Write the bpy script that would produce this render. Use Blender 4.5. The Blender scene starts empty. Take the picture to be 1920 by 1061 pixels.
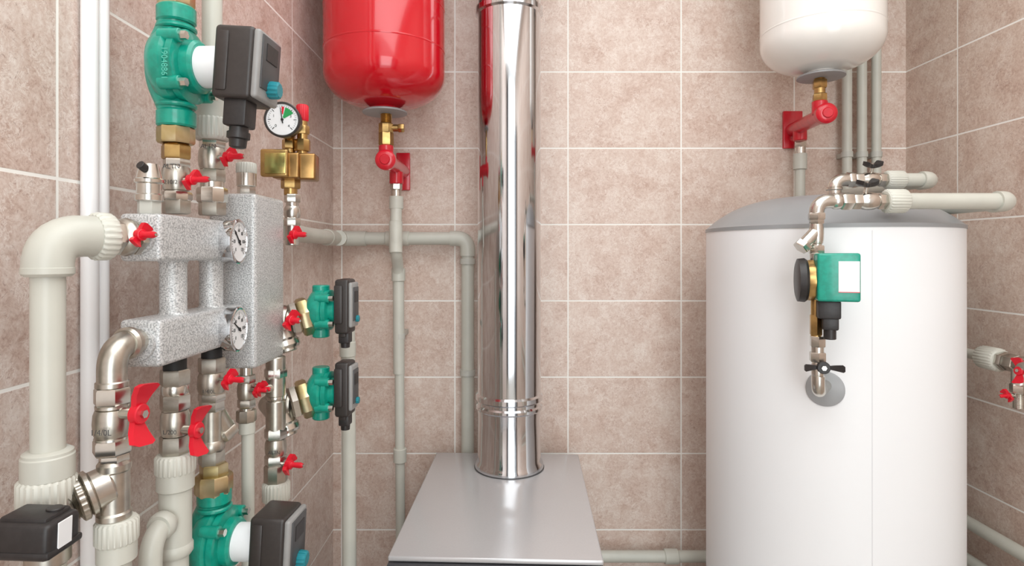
import bpy, bmesh, math, random
from mathutils import Vector, Matrix
random.seed(4)
F=1100.0; CX=950.0; CY=475.0; H=1.4
XL=-0.458; XR=1.054; YB=1.549; ZC=2.5; YF=-1.5
def P(px,py,d): return Vector(((px-CX)*d/F, d, H-(py-CY)*d/F))
def dX(px,X): return X*F/(px-CX)
def rad(px,w,d): return w/2*d/F/math.sqrt(1+((px-CX)/F)**2)
V=Vector
# ------------------------------------------------------------ materials
def srgb(c):
    if isinstance(c,str):
        c=c.lstrip('#'); c=[int(c[i:i+2],16)/255 for i in (0,2,4)]
    return tuple((x/12.92 if x<=.04045 else ((x+.055)/1.055)**2.4) for x in c)+(1,)
MATS={}
def mat(name,col,metal=0,rough=.4,var=.08,scale=40,bump=0,coat=0,col2=None,ramp=(.4,.6),aniso=0):
    if name in MATS: return MATS[name]
    m=bpy.data.materials.new(name); m.use_nodes=True; nt=m.node_tree; b=nt.nodes['Principled BSDF']
    c=srgb(col)
    tc=nt.nodes.new('ShaderNodeTexCoord'); nz=nt.nodes.new('ShaderNodeTexNoise'); nz.inputs['Scale'].default_value=scale
    nz.inputs['Detail'].default_value=3
    nt.links.new(tc.outputs['Object'],nz.inputs['Vector'])
    rp=nt.nodes.new('ShaderNodeValToRGB'); rp.color_ramp.elements[0].position=ramp[0]; rp.color_ramp.elements[1].position=ramp[1]
    c2=srgb(col2) if col2 else tuple(x*(1-var) for x in c[:3])+(1,)
    rp.color_ramp.elements[0].color=c2; rp.color_ramp.elements[1].color=c
    nt.links.new(nz.outputs['Fac'],rp.inputs['Fac']); nt.links.new(rp.outputs['Color'],b.inputs['Base Color'])
    b.inputs['Metallic'].default_value=metal; b.inputs['Roughness'].default_value=rough
    if coat: b.inputs['Coat Weight'].default_value=coat; b.inputs['Coat Roughness'].default_value=.05
    if bump:
        bp=nt.nodes.new('ShaderNodeBump'); bp.inputs['Strength'].default_value=bump; bp.inputs['Distance'].default_value=.0006
        nt.links.new(nz.outputs['Fac'],bp.inputs['Height']); nt.links.new(bp.outputs['Normal'],b.inputs['Normal'])
    MATS[name]=m; return m
BEIGE=mat('beige_plastic','#C6C6BC',0,.38,.05,20)
BEIGE2=mat('ribbed_beige_plastic','#D0D0C6',0,.42,.05,20)
GREYP=mat('grey_beige_plastic','#C0C0B8',0,.42,.05,20)
WHITEP=mat('white_plastic','#FBFBFC',0,.3,.02,10)
NICKEL=mat('nickel','#D4D0C8',1,.24,.12,60,.12)
NICKEL2=mat('satin_nickel','#C6C1B7',1,.34,.15,80,.2)
CHROME=mat('chrome_steel','#DCDEE1',1,.085,.02,6)
BRASS=mat('brass','#C2A068',1,.32,.2,60)
ZINC=mat('yellow_zinc','#D6CAA6',1,.32,.35,30,0,0,'#BDAB7C')
GREEN=mat('green_enamel','#0D9A84',0,.32,.15,120,.3,.25)
GREENL=mat('green_light','#56BFAA',0,.35)
TEAL=mat('teal_plastic','#1F8490',0,.35)
BLACK=mat('black_plastic','#2B2828',0,.42,.2,200,.2)
BLACK2=mat('charcoal_plastic','#35302E',0,.38,.1,200,.1)
GPAN=mat('grey_panel_plastic','#969695',0,.35,.05,50)
DGREY=mat('dark_grey_plastic','#4A4A4B',0,.4,.05,50)
RED=mat('red_plastic','#D8152C',0,.35,.06,30)
REDM=mat('red_enamel','#CB0E20',0,.15,.04,8,0,.5)
REDB=mat('red_cast_enamel','#CC1429',0,.28,.1,60,.15,.3)
WHITEE=mat('white_enamel','#F1EFEA',0,.18,.02,8,0,.3)
TANKW=mat('tank_white_jacket','#F0F2F4',0,.4,.01,5)
SEAM=mat('jacket_seam_white','#DADBDE',0,.4,.02,10)
TANKG=mat('tank_grey_lid','#989A9C',0,.38,.04,20)
PAINT=mat('hammered_grey_paint','#D8D9D9',.25,.36,0,600,1.0,0,'#9C9E9F',(.36,.58))
BOILER=mat('boiler_silver_paint','#C8C8CA',.3,.22,.02,300,.02)
BOILERD=mat('boiler_dark_front','#505054',.3,.3,.03,50)
LABEL=mat('label_white','#EDEFF1',0,.45,.02,50)
INK=mat('ink_black','#151515',0,.5)
GRN=mat('dial_green','#1F9A50',0,.5)
GOLD=mat('iridescent_passivated_brass','#C9AE6C',1,.24,0,30,0,0,'#A3B070',(.35,.65))
COPP=mat('bronze_face','#B08A58',1,.3,.2,50)
RUBBER=mat('black_rubber','#1E1E1E',0,.6)
STEELG=mat('steel_grey_disc','#A3A5A7',.15,.5,.05,40)

def tile_mat(name,axis,u0,cols,TW=.2986):
    m=bpy.data.materials.new(name); m.use_nodes=True; nt=m.node_tree; N=nt.nodes; L=nt.links; b=N['Principled BSDF']
    geo=N.new('ShaderNodeNewGeometry'); sp=N.new('ShaderNodeSeparateXYZ'); L.new(geo.outputs['Position'],sp.inputs[0])
    def M(op,a,bv=None,cv=None):
        n=N.new('ShaderNodeMath'); n.operation=op
        for i,x in enumerate((a,bv,cv)):
            if x is None: continue
            if isinstance(x,(int,float)): n.inputs[i].default_value=x
            else: L.new(x,n.inputs[i])
        return n.outputs[0]
    TH=.2014
    u=M('DIVIDE',M('SUBTRACT',sp.outputs[axis],u0-TW*20),TW); v=M('DIVIDE',M('SUBTRACT',sp.outputs['Z'],1.879-TH*20),TH)
    du=M('MULTIPLY',M('PINGPONG',u,.5),TW); dv=M('MULTIPLY',M('PINGPONG',v,.5),TH)
    dist=M('MINIMUM',du,dv)
    mr=N.new('ShaderNodeMapRange'); mr.inputs['From Min'].default_value=.0015; mr.inputs['From Max'].default_value=.0021
    L.new(dist,mr.inputs['Value']); tile=mr.outputs[0]
    cid=N.new('ShaderNodeCombineXYZ'); L.new(M('FLOOR',u),cid.inputs[0]); L.new(M('FLOOR',v),cid.inputs[1])
    wn=N.new('ShaderNodeTexWhiteNoise'); L.new(cid.outputs[0],wn.inputs['Vector'])
    sc=N.new('ShaderNodeVectorMath'); sc.operation='SCALE'; L.new(wn.outputs['Color'],sc.inputs[0]); sc.inputs['Scale'].default_value=7
    ad=N.new('ShaderNodeVectorMath'); L.new(geo.outputs['Position'],ad.inputs[0]); L.new(sc.outputs[0],ad.inputs[1])
    def noise(s,d,dist=0,rough=.6):
        n=N.new('ShaderNodeTexNoise'); n.inputs['Scale'].default_value=s; n.inputs['Detail'].default_value=d; n.inputs['Distortion'].default_value=dist
        n.inputs['Roughness'].default_value=rough; L.new(ad.outputs[0],n.inputs['Vector']); return n.outputs['Fac']
    r1=N.new('ShaderNodeValToRGB'); e=r1.color_ramp.elements
    e[0].position=.38; e[0].color=srgb(cols[0]); e[1].position=.60; e[1].color=srgb(cols[2]); k=e.new(.48); k.color=srgb(cols[1])
    mixf=M('ADD',M('ADD',M('MULTIPLY',noise(13,3,.6,.55),.25),M('MULTIPLY',noise(55,8,1.2,.8),.45)),M('MULTIPLY',noise(190,4,.5,.8),.30))
    L.new(mixf,r1.inputs['Fac'])
    # short pale scratches
    vn=noise(48,8,2.6,.75); vv=M('ABSOLUTE',M('SUBTRACT',vn,.5)); vr=N.new('ShaderNodeMapRange'); vr.inputs['From Min'].default_value=0; vr.inputs['From Max'].default_value=.03
    vr.inputs['To Min'].default_value=.7; vr.inputs['To Max'].default_value=0; L.new(vv,vr.inputs['Value'])
    brk=M('MULTIPLY',vr.outputs[0],M('GREATER_THAN',noise(28,3),.52))
    mx=N.new('ShaderNodeMix'); mx.data_type='RGBA'; L.new(brk,mx.inputs['Factor']); L.new(r1.outputs[0],mx.inputs['A']); mx.inputs['B'].default_value=srgb(cols[3])
    pr=N.new('ShaderNodeMapRange'); pr.inputs['From Min'].default_value=.58; pr.inputs['From Max'].default_value=.66; pr.inputs['To Max'].default_value=.6; L.new(noise(120,6,2.0,.7),pr.inputs['Value'])
    mx2=N.new('ShaderNodeMix'); mx2.data_type='RGBA'; L.new(pr.outputs[0],mx2.inputs['Factor']); L.new(mx.outputs['Result'],mx2.inputs['A']); mx2.inputs['B'].default_value=srgb(cols[4])
    mg=N.new('ShaderNodeMix'); mg.data_type='RGBA'; L.new(tile,mg.inputs['Factor']); mg.inputs['A'].default_value=srgb('#F4F2ED'); L.new(mx2.outputs['Result'],mg.inputs['B'])
    L.new(mg.outputs['Result'],b.inputs['Base Color'])
    rr=N.new('ShaderNodeMapRange'); rr.inputs['To Min'].default_value=.75; rr.inputs['To Max'].default_value=.36; L.new(tile,rr.inputs['Value']); L.new(rr.outputs[0],b.inputs['Roughness'])
    bp=N.new('ShaderNodeBump'); bp.inputs['Distance'].default_value=.0008; bp.inputs['Strength'].default_value=.35; L.new(tile,bp.inputs['Height']); L.new(bp.outputs['Normal'],b.inputs['Normal'])
    return m
TC=['#B99B8C','#CFB8AB','#DECFC4','#EEE6DE','#A68170']
TCL=['#AE9184','#CCB7AC','#E0D4CC','#F0E9E3','#95756A']
TCR=['#B29486','#CDB6A8','#DFD0C4','#EBE3DA','#9A7A6A']
T_B=tile_mat('tile_marble_back','X',-.1366,TC); T_L=tile_mat('tile_marble_side_grey','Y',1.2527,TCL,.3275); T_R=tile_mat('tile_marble_side_tan','Y',1.3714,TCR,.3275)
# ------------------------------------------------------------ geometry
def frame(ax):
    z=V(ax).normalized(); u=V((0,0,1)) if abs(z.z)<.9 else V((1,0,0))
    x=u.cross(z).normalized(); y=z.cross(x); return x,y,z
class MB:
    def __init__(s): s.v=[]; s.f=[]
    def add(s,vs,fs):
        o=len(s.v); s.v+=[V(v) for v in vs]; s.f+=[tuple(i+o for i in f) for f in fs]; return s
    def lathe(s,p0,ax,prof,seg=32,teeth=0,rot=0):
        x,y,z=frame(ax); p0=V(p0); vs=[];fs=[]
        n=len(prof)
        for t,r in prof:
            for k in range(seg):
                a=2*math.pi*k/seg+rot; rr=r*(1-teeth) if (teeth and k%4>=2) else r
                vs.append(p0+z*t+(x*math.cos(a)+y*math.sin(a))*max(rr,1e-5))
        for i in range(n-1):
            for k in range(seg):
                k2=(k+1)%seg; fs.append((i*seg+k,i*seg+k2,(i+1)*seg+k2,(i+1)*seg+k))
        fs.append(tuple(range(seg))[::-1]); fs.append(tuple((n-1)*seg+k for k in range(seg)))
        return s.add(vs,fs)
    def cyl(s,a,b,r,seg=32,ch=.1,teeth=0,rot=0):
        a=V(a);b=V(b);L=(b-a).length;c=min(L*.3,r*ch)
        return s.lathe(a,b-a,[(0,r-c),(c,r),(L-c,r),(L,r-c)],seg,teeth,rot)
    def tube(s,pts,r,bend=.02,seg=24,n=9):
        pts=[V(p) for p in pts]; path=[pts[0]]
        for i in range(1,len(pts)-1):
            a,b,c=pts[i-1],pts[i],pts[i+1]; d1=(a-b);d2=(c-b); l=min(bend,d1.length*.49 if i>1 else d1.length*.95,d2.length*.49 if i<len(pts)-2 else d2.length*.95)
            p=b+d1.normalized()*l;q=b+d2.normalized()*l
            for k in range(n+1):
                t=k/n
                path.append(p*(1-t)**2+b*2*t*(1-t)+q*t*t)
        path.append(pts[-1])
        cl=[path[0]]
        for p in path[1:]:
            if (p-cl[-1]).length>1e-5: cl.append(p)
        path=cl
        x,y,z=frame(path[1]-path[0]); vs=[];fs=[]
        for i,p in enumerate(path):
            if i==0: t=(path[1]-path[0])
            elif i==len(path)-1: t=path[-1]-path[-2]
            else: t=(path[i+1]-p).normalized()+(p-path[i-1]).normalized()
            t.normalize(); q=z.rotation_difference(t); x=q@x; y=q@y; z=t
            for k in range(seg):
                a=2*math.pi*k/seg; vs.append(p+(x*math.cos(a)+y*math.sin(a))*r)
        for i in range(len(path)-1):
            for k in range(seg):
                k2=(k+1)%seg; fs.append((i*seg+k,i*seg+k2,(i+1)*seg+k2,(i+1)*seg+k))
        fs.append(tuple(range(seg))[::-1]); fs.append(tuple((len(path)-1)*seg+k for k in range(seg)))
        return s.add(vs,fs)
    def box(s,c,size,R=None,bev=.002,seg=2,taper=None):
        bm=bmesh.new(); bmesh.ops.create_cube(bm,size=1)
        for v in bm.verts:
            v.co=V((v.co.x*size[0],v.co.y*size[1],v.co.z*size[2]))
            if taper and v.co.x>0: v.co.y*=taper; v.co.z*=taper
        if bev: bmesh.ops.bevel(bm,geom=bm.edges[:]+bm.verts[:],offset=min(bev,min(size)*.45),segments=seg,affect='EDGES',profile=.5)
        R=R or Matrix.Identity(3)
        bm.verts.index_update(); s.add([V(c)+R@v.co for v in bm.verts],[[v.index for v in f.verts] for f in bm.faces]); bm.free(); return s
    def strip(s,secs):
        vs=[p for q in secs for p in q]; fs=[]
        for i in range(len(secs)-1):
            for k in range(4):
                k2=(k+1)%4; fs.append((i*4+k,i*4+k2,(i+1)*4+k2,(i+1)*4+k))
        fs.append((3,2,1,0)); n=4*(len(secs)-1); fs.append((n,n+1,n+2,n+3)); return s.add(vs,fs)
    def done(s,T,name,m,label=None,sharp=35,extra=None):
        loc=V(T.location) if T is not None else (sum(s.v,V((0,0,0)))/len(s.v))
        me=bpy.data.meshes.new(name); me.from_pydata([v-loc for v in s.v],[],s.f); me.update()
        bm=bmesh.new(); bm.from_mesh(me); bmesh.ops.recalc_face_normals(bm,faces=bm.faces[:]); bm.to_mesh(me); bm.free()
        me.polygons.foreach_set('use_smooth',[True]*len(me.polygons)); me.set_sharp_from_angle(angle=math.radians(sharp))
        me.materials.append(m); o=bpy.data.objects.new(name,me); bpy.context.scene.collection.objects.link(o)
        if T is not None: o.parent=T
        else: o.location=loc
        if label: o['label']=label
        if extra:
            for k,v in extra.items(): o[k]=v
        return o
def thing(name,label,cat,loc,group=None):
    o=bpy.data.objects.new(name,None); o.empty_display_size=.02; o.location=V(loc); bpy.context.scene.collection.objects.link(o)
    o['label']=label; o['category']=cat
    if group: o['group']=group
    return o
def item(T,a,b,kind,r,m,name,seg=32,label=None,r2=None):
    a=V(a);b=V(b);L=(b-a).length;ax=b-a;mb=MB();c=min(L*.2,r*.12)
    if kind=='cyl': mb.cyl(a,b,r,seg,.08)
    elif kind=='hex': mb.lathe(a,ax,[(0,r*.95),(c,r*1.04),(L-c,r*1.04),(L,r*.95)],6,0,.3)
    elif kind=='oct': mb.lathe(a,ax,[(0,r*.95),(c,r*1.03),(L-c,r*1.03),(L,r*.95)],8,0,.3)
    elif kind=='ball': mb.lathe(a,ax,[(0,.72*r),(.10*L,.76*r),(.12*L,.86*r),(.25*L,.96*r),(.5*L,r),(.75*L,.96*r),(.88*L,.86*r),(.9*L,.76*r),(L,.72*r)],seg)
    elif kind=='rib':
        mb.lathe(a,ax,[(0,r*.9),(c,r),(L-c,r),(L,r*.9)],96,.045); mb.cyl(a-ax*.04,b+ax*.04,r*.9,32)
    elif kind=='ring': mb.lathe(a,ax,[(0,.85*r),(.25*L,r),(.75*L,r),(L,.85*r)],seg)
    elif kind=='thread':
        n=max(3,int(L/.0022)); pr=[]
        for i in range(n): pr+=[(L*i/n,r*.9),(L*(i+.5)/n,r)]
        pr.append((L,r*.9)); mb.lathe(a,ax,pr,seg)
    elif kind=='cone': mb.lathe(a,ax,[(0,r),(L,r2)],seg)
    elif kind=='valve':
        mb.lathe(a,ax,[(0,r*.9),(c,r*.98),(.24*L,r*.98),(.25*L,r*.9)],6,0,.3)
        mb.lathe(a+ax*.2,ax,[(0,.8*r),(.06*L,.82*r),(.15*L,.98*r),(.3*L,1.04*r),(.45*L,.98*r),(.54*L,.82*r),(.6*L,.8*r)],seg)
        mb.lathe(a+ax*.75,ax,[(0,r*.9),(.01*L,r*.98),(.25*L-c,r*.98),(.25*L,r*.9)],6,0,.3)
    return mb.done(T,name,m,label)
def col(T,px,d,items):
    for it in items:
        kind,y0,y1,w,m,name=it[:6]; r2=rad(px,it[6],d) if len(it)>6 else None
        item(T,P(px,y0,d),P(px,y1,d),kind,rad(px,w,d),m,name,r2=r2)
def handle(T,base,out,wing,span,m,stem=.012,tip=0,name='handle',wf=1.0,th=.035):
    base=V(base); out=V(out).normalized(); wing=V(wing); wing=(wing-out*wing.dot(out)).normalized(); sd=out.cross(wing)
    MB().cyl(base,base+out*stem,span*.10,16).done(T,'valve_stem',NICKEL)
    o=base+out*stem; mb=MB(); secs=[]
    if tip: wf=1.25; th=.11
    for u,w,off in [(-.5,.13,.16),(-.46,.20,.14),(-.3,.15,.05),(-.14,.09,.0),(0,.11,0),(.14,.09,0),(.3,.15,.05),(.46,.20,.14),(.5,.13,.16)]:
        c=o+wing*u*span+out*off*span; t=out*span*th; s_=sd*w*span*wf
        secs.append([c-s_-t,c+s_-t,c+s_+t,c-s_+t])
    mb.strip(secs); mb.cyl(o-out*span*.06,o+out*span*(.10 if not tip else .25),span*(.17 if not tip else .24),20)
    if tip:
        mb.lathe(o+out*span*.2,out,[(0,span*.20),(tip*.25,span*.13),(tip*.8,span*.15),(tip,span*.10)],16)
    mb.done(T,name,m)
    MB().lathe(o+out*(span*.1 if not tip else span*.2+tip*.98),out,[(0,span*.07),(span*.05,span*.07)],6).done(T,'handle_nut',NICKEL)
def text(T,s,loc,right,up,size,m,name='lettering',ext=.0003):
    cu=bpy.data.curves.new(name,'FONT'); cu.body=s; cu.size=size; cu.extrude=ext; cu.align_x='CENTER'; cu.align_y='CENTER'
    o=bpy.data.objects.new('tmp',cu); bpy.context.scene.collection.objects.link(o); dg=bpy.context.evaluated_depsgraph_get()
    me=bpy.data.meshes.new_from_object(o.evaluated_get(dg)); bpy.data.objects.remove(o)
    r=V(right).normalized(); u=V(up).normalized(); n=r.cross(u); R=Matrix((r,u,n)).transposed()
    for v in me.vertices: v.co=V(loc)-V(T.location)+R@v.co
    me.materials.clear(); me.materials.append(m); ob=bpy.data.objects.new(name,me); bpy.context.scene.collection.objects.link(ob); ob.parent=T; return ob
def gauge(T,c,n,r,depth,casem,needle=.6,pressure=False,nums=None):
    c=V(c); n=V(n).normalized(); up=V((0,0,1)); up=(up-n*up.dot(n)).normalized(); rt=up.cross(n)
    MB().lathe(c-n*depth,n,[(0,r*.9),(depth*.15,r*.96),(depth*.8,r*.96),(depth*.85,r),(depth*1.0,r),(depth*1.06,r*.95),(depth*1.06,r*.88),(depth*.9,r*.86)],48).done(T,'gauge_case',casem)
    f=c-n*depth*.04
    MB().lathe(f,n,[(0,r*.87),(depth*.02,r*.87)],48).done(T,'dial_face',LABEL)
    f=f+n*(depth*.02+.0003); mb=MB()
    for i in range(31):
        a=math.radians(225-270*i/30); l=.16 if i%5==0 else .08; w=.018 if i%5==0 else .009
        dr=rt*math.cos(a)+up*math.sin(a); t=dr.cross(n)
        p=f+dr*r*.78; q=f+dr*r*(.78-l); mb.add([p-t*r*w,p+t*r*w,q+t*r*w,q-t*r*w],[(0,1,2,3)])
    mb.done(T,'scale_marks',INK)
    def arc(a0,a1,r0,r1,m,name):
        k=12; vs=[]
        for i in range(k+1):
            a=math.radians(a0+(a1-a0)*i/k); dr=rt*math.cos(a)+up*math.sin(a); vs+=[f+n*.0001+dr*r*r0,f+n*.0001+dr*r*r1]
        MB().add(vs,[(2*i,2*i+1,2*i+3,2*i+2) for i in range(k)]).done(T,name,m)
    if pressure:
        arc(75,30,.12,.7,GRN,'green_sector'); arc(92,80,.3,.72,RED,'red_marker')
    if nums:
        for i,s in enumerate(nums):
            a=math.radians(225-270*i/(len(nums)-1)); text(T,s,f+(rt*math.cos(a)+up*math.sin(a))*r*.5,rt,up,r*.22,INK,'dial_number',.00005)
    a=math.radians(225-270*needle); dr=rt*math.cos(a)+up*math.sin(a); t=dr.cross(n)
    MB().strip([[f-dr*r*.2-t*r*.03,f-dr*r*.2+t*r*.03,f-dr*r*.2+t*r*.03+n*.001,f-dr*r*.2-t*r*.03+n*.001],[f+dr*r*.68-t*r*.012,f+dr*r*.68+t*r*.012,f+dr*r*.68+t*r*.012+n*.001,f+dr*r*.68-t*r*.012+n*.001]]).done(T,'needle',INK)
    MB().lathe(f,n,[(0,r*.08),(.0016,r*.07)],16).done(T,'needle_hub',INK)
def pump(T,o,s,Mv=(1,0,0),Vv=(0,0,1),tilt=0,thin=False,ports=True,hz=0):
    Mv=V(Mv).normalized(); Vv=V(Vv); Vv=(Vv-Mv*Vv.dot(Mv)).normalized(); Nv=Vv.cross(Mv); R=Matrix((Mv,Nv,Vv)).transposed(); o=V(o)
    def L(x,y,z): return o+R@V((x*s,y*s,z*s))
    vr=.27 if thin else .32
    mb=MB()
    if ports:
        mb.tube([L(0,0,-.5),L(0,0,-.36),L(-.12,.0,-.1),L(-.12,0,.12),L(0,0,.36),L(0,0,.5)],.13*s,.12*s)
        mb.cyl(L(0,0,-.5),L(0,0,-.36),.15*s); mb.cyl(L(0,0,.36),L(0,0,.5),.15*s)
        mb.cyl(L(0,0,-.34),L(0,0,-.30),.155*s); mb.cyl(L(0,0,.30),L(0,0,.34),.155*s)
    k_=vr/.32
    mb.lathe(L(-.16,0,0),Mv,[(0,.1*s),(.02*s,.2*s*k_),(.07*s,.28*s*k_),(.14*s,.32*s*k_),(.20*s,.32*s*k_),(.23*s,.28*s*k_),(.24*s,.30*s*k_),(.29*s,.30*s*k_),(.30*s,.27*s*k_)],40)
    br=.29*k_
    for a in (40,140,220,320):
        ca,sa=math.cos(math.radians(a)),math.sin(math.radians(a)); mb.cyl(L(.0,ca*br,sa*br),L(.17,ca*br,sa*br),.055*s,16)
    mb.done(T,'volute_casing',GREEN)
    for a in (40,140,220,320):
        ca,sa=math.cos(math.radians(a)),math.sin(math.radians(a)); MB().lathe(L(.17,ca*br,sa*br),Mv,[(0,.035*s),(.05*s,.035*s)],6).done(T,'flange_bolt',NICKEL)
    x0=.12
    x1=.22 if thin else .42
    mb=MB(); mb.cyl(L(x0,0,0),L(x1 if thin else .23,0,0),(.17 if thin else .215)*s,32)
    mb.done(T,'motor_neck',GREEN)
    if not thin:
        MB().lathe(L(.22,0,0),Mv,[(0,.16*s),(.01*s,.168*s),(.19*s,.168*s),(.2*s,.16*s)],40).done(T,'motor_collar',LABEL,'pale silver-white motor collar')
    Rt=R@Matrix.Rotation(math.radians(tilt),3,'Y'); bt=.18 if thin else .32; hh=.68 if thin else .58; hw=.30 if thin else .42
    def LB(x,y,z): return L(x1,0,(.05 if thin else -.005)+hz)+Rt@V((x*s,y*s,z*s))
    mb=MB(); mb.box(LB(bt/2,0,0),(bt*s,hw*s,hh*s),Rt,.035*s,3)
    if thin:
        mb.box(LB(bt*.3,0,0.03),(bt*.6*s,(hw+.06)*s,(hh-.20)*s),Rt,.02*s,2); mb.box(LB(bt*.5,0,-.02),(bt*.5*s,(hw-.06)*s,(hh+.05)*s),Rt,.02*s,2)
    else:
        mb.box(LB(bt*.25,0,0),(bt*.3*s,(hw+.03)*s,(hh-.1)*s),Rt,.02*s,2)
    mb.done(T,'motor_housing',BLACK2)
    ft=.05 if thin else .06
    MB().box(LB(bt+ft/2-.01,0,0.02 if thin else 0),(ft*s,(hw-.02)*s,(hh-(.12 if thin else .03))*s),Rt,.025*s,3).done(T,'control_panel',GPAN)
    MB().box(LB(bt+ft-.006,0,.03),(.016*s,(hw-.10)*s,(hh-(.26 if thin else .15))*s),Rt,.006*s,2).done(T,'panel_inset',DGREY)
    MB().box(LB(bt+ft+.003,0,.12),(.012*s,(.14 if thin else .2)*s,.14*s),Rt,.003*s,1).done(T,'display',BLACK)
    kr=.04 if thin else .07
    ka=LB(bt+ft-.01,.02,-.16); kd=Rt@V((1,0,0)); MB().lathe(ka,kd,[(0,kr*s),(.02*s,kr*s*1.05),(.04*s if thin else .08*s,kr*s),(.045*s if thin else .09*s,kr*s*.8)],48,.08).done(T,'control_knob',TEAL)
    mb=MB(); xp=bt*.55; dn=Rt@V((0,0,-1))
    if thin:
        mb.box(LB(xp,-.02,-.39),(.13*s,.16*s,.14*s),Rt,.015*s,2); mb.lathe(LB(xp,-.02,-.46),dn,[(0,.06*s),(.06*s,.055*s),(.065*s,.04*s)],12)
    else:
        mb.box(LB(xp,-.06,-.38),(.19*s,.20*s,.24*s),Rt,.02*s,2)
        mb.cyl(LB(xp,-.06,-.49),LB(xp,-.06,-.55),.075*s,20); mb.lathe(LB(xp,-.06,-.54),dn,[(0,.09*s),(.05*s,.09*s),(.06*s,.07*s),(.12*s,.065*s),(.13*s,.045*s)],12)
    mb.done(T,'cable_plug',BLACK)
    return L

# ------------------------------------------------------------ room
def wall(name,lo,hi,m):
    mb=MB(); lo=V(lo);hi=V(hi); mb.box((lo+hi)/2,hi-lo,None,0); o=mb.done(None,name,m); o['kind']='structure'; return o
W=.08
wall('wall_back',(XL-W,YB,0),(XR+W,YB+W,ZC),T_B)
wall('wall_left',(XL-W,YF,0),(XL,YB,ZC),T_L)
wall('wall_right',(XR,YF,0),(XR+W,YB,ZC),T_R)
FL=mat('floor_tile','#C4BCB2',0,.4,.2,8); CE=mat('ceiling_paint','#F6F6F5',0,.8,.03,8)
wall('floor',(XL-W,YF,-W),(XR+W,YB+W,0),FL)
wall('ceiling',(XL-W,YF,ZC),(XR+W,YB+W,ZC+W),CE)
wall('reflection_strip_wall',(XL-W,YF-W,0),(-.16,YF,ZC),mat('reflection_wall_grey','#85878A',0,.6,.05,6))  # unseen grey wall strip added behind the camera to streak chrome reflections
wall('reflection_panel',(.93,-1.45,0),(.97,-.75,2.05),mat('reflection_panel_grey','#5A5C60',0,.4,.05,6))  # unseen dark panel, no real door; added for dark bands in the flue

# ------------------------------------------------------------ boiler
rz=Matrix.Rotation(math.radians(-2.3),3,'Z')
bc=V((-.009,1.215,0)); 
T=thing('gas_boiler','silver-grey floor-standing boiler with a steel flue rising from its top','boiler',(bc.x,bc.y,0))
MB().box(bc+V((0,0,.445)),(.350,.490,.88),rz,.008,3).done(T,'boiler_casing',BOILER)
MB().box(bc+V((0,0,.8955)),(.355,.508,.009),rz,.003,3).done(T,'top_panel',BOILER)
MB().box(bc+rz@V((0,-.2455,.445)),(.356,.03,.889),rz,.003,2).done(T,'front_door',BOILERD,'darker grey front door panel')
MB().box(bc+rz@V((0,-.262,.70)),(.20,.006,.10),rz,.002,2).done(T,'control_panel',BLACK)
for sx in (-.13,.13):
    for sy in (-.2,.2): MB().cyl(bc+V((sx,sy,0)),bc+V((sx,sy,.02)),.02).done(T,'foot',RUBBER)
# ------------------------------------------------------------ flue
fc=V((.006,1.378,0)); T=thing('flue_pipe','polished stainless steel flue pipe standing on the boiler','flue pipe',(fc.x,fc.y,.9))
R0=.0740
MB().lathe(fc+V((0,0,1.066)),(0,0,1),[(0,R0*.99),(.004,R0),(.90,R0),(.905,R0*1.0),(ZC-1.066-.001,R0)],96).done(T,'upper_flue_section',CHROME)
MB().lathe(fc+V((0,0,.9)),(0,0,1),[(0,R0*1.08),(.004,R0*1.09),(.012,R0*1.06),(.020,R0*1.0),(.115,R0*.985),(.135,R0*1.0),(.139,R0*1.05),(.145,R0*1.05),(.149,R0*1.0),(.156,R0*1.0),(.160,R0*1.06),(.170,R0*1.06),(.175,R0*.99)],96).done(T,'lower_flue_section',CHROME)
MB().lathe(fc+V((0,0,1.955)),(0,0,1),[(0,R0*1.0),(.004,R0*1.07),(.016,R0*1.07),(.02,R0*1.0)],96).done(T,'joint_clamp',CHROME)
MB().lathe(fc+V((0,0,.9)),(0,0,1),[(0,R0*1.11),(.0015,R0*1.11)],64).done(T,'base_seal',DGREY)
# ------------------------------------------------------------ tank
tcx,tcy,tR=.676,1.248,.2385; tc=V((tcx,tcy,0)); zr=1.446
T=thing('hot_water_tank','white cylindrical hot water storage tank with grey domed lid','water tank',tc)
MB().lathe(tc+V((0,0,.03)),(0,0,1),[(0,tR-.004),(.004,tR),(zr-.03,tR)],128).done(T,'tank_jacket',TANKW)
prof=[(0,tR+.0015),(.007,tR+.0015),(.008,tR-.001)]
for i in range(1,25):
    q=1-(i/24)**1.3; prof.append((.008+.066*(1-q**3.4),(tR-.001)*q))
MB().lathe(tc+V((0,0,zr)),(0,0,1),prof,128).done(T,'domed_lid',TANKG,'grey domed lid',40)
sp=V((.6318,1.0145,0)); dr=(sp-tc).normalized(); Rz=Matrix((dr,V((0,0,1)).cross(dr),V((0,0,1)))).transposed()
sp=tc+dr*(tR)
MB().box(sp+V((0,0,.74)),(.0006,.0012,1.40),Rz,0).done(T,'jacket_seam',SEAM)
MB().lathe(tc,(0,0,1),[(0,tR-.03),(.03,tR-.03)],48).done(T,'tank_base',DGREY)
nd=V((-math.sin(math.radians(28.2)),-math.cos(math.radians(28.2)),0))
dp=V((tcx,tcy,1.1606))+nd*tR
MB().lathe(dp-nd*.003,nd,[(0,.031),(.005,.031),(.006,.029)],48).done(T,'port_rosette',STEELG,'grey round cover plate')
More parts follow.
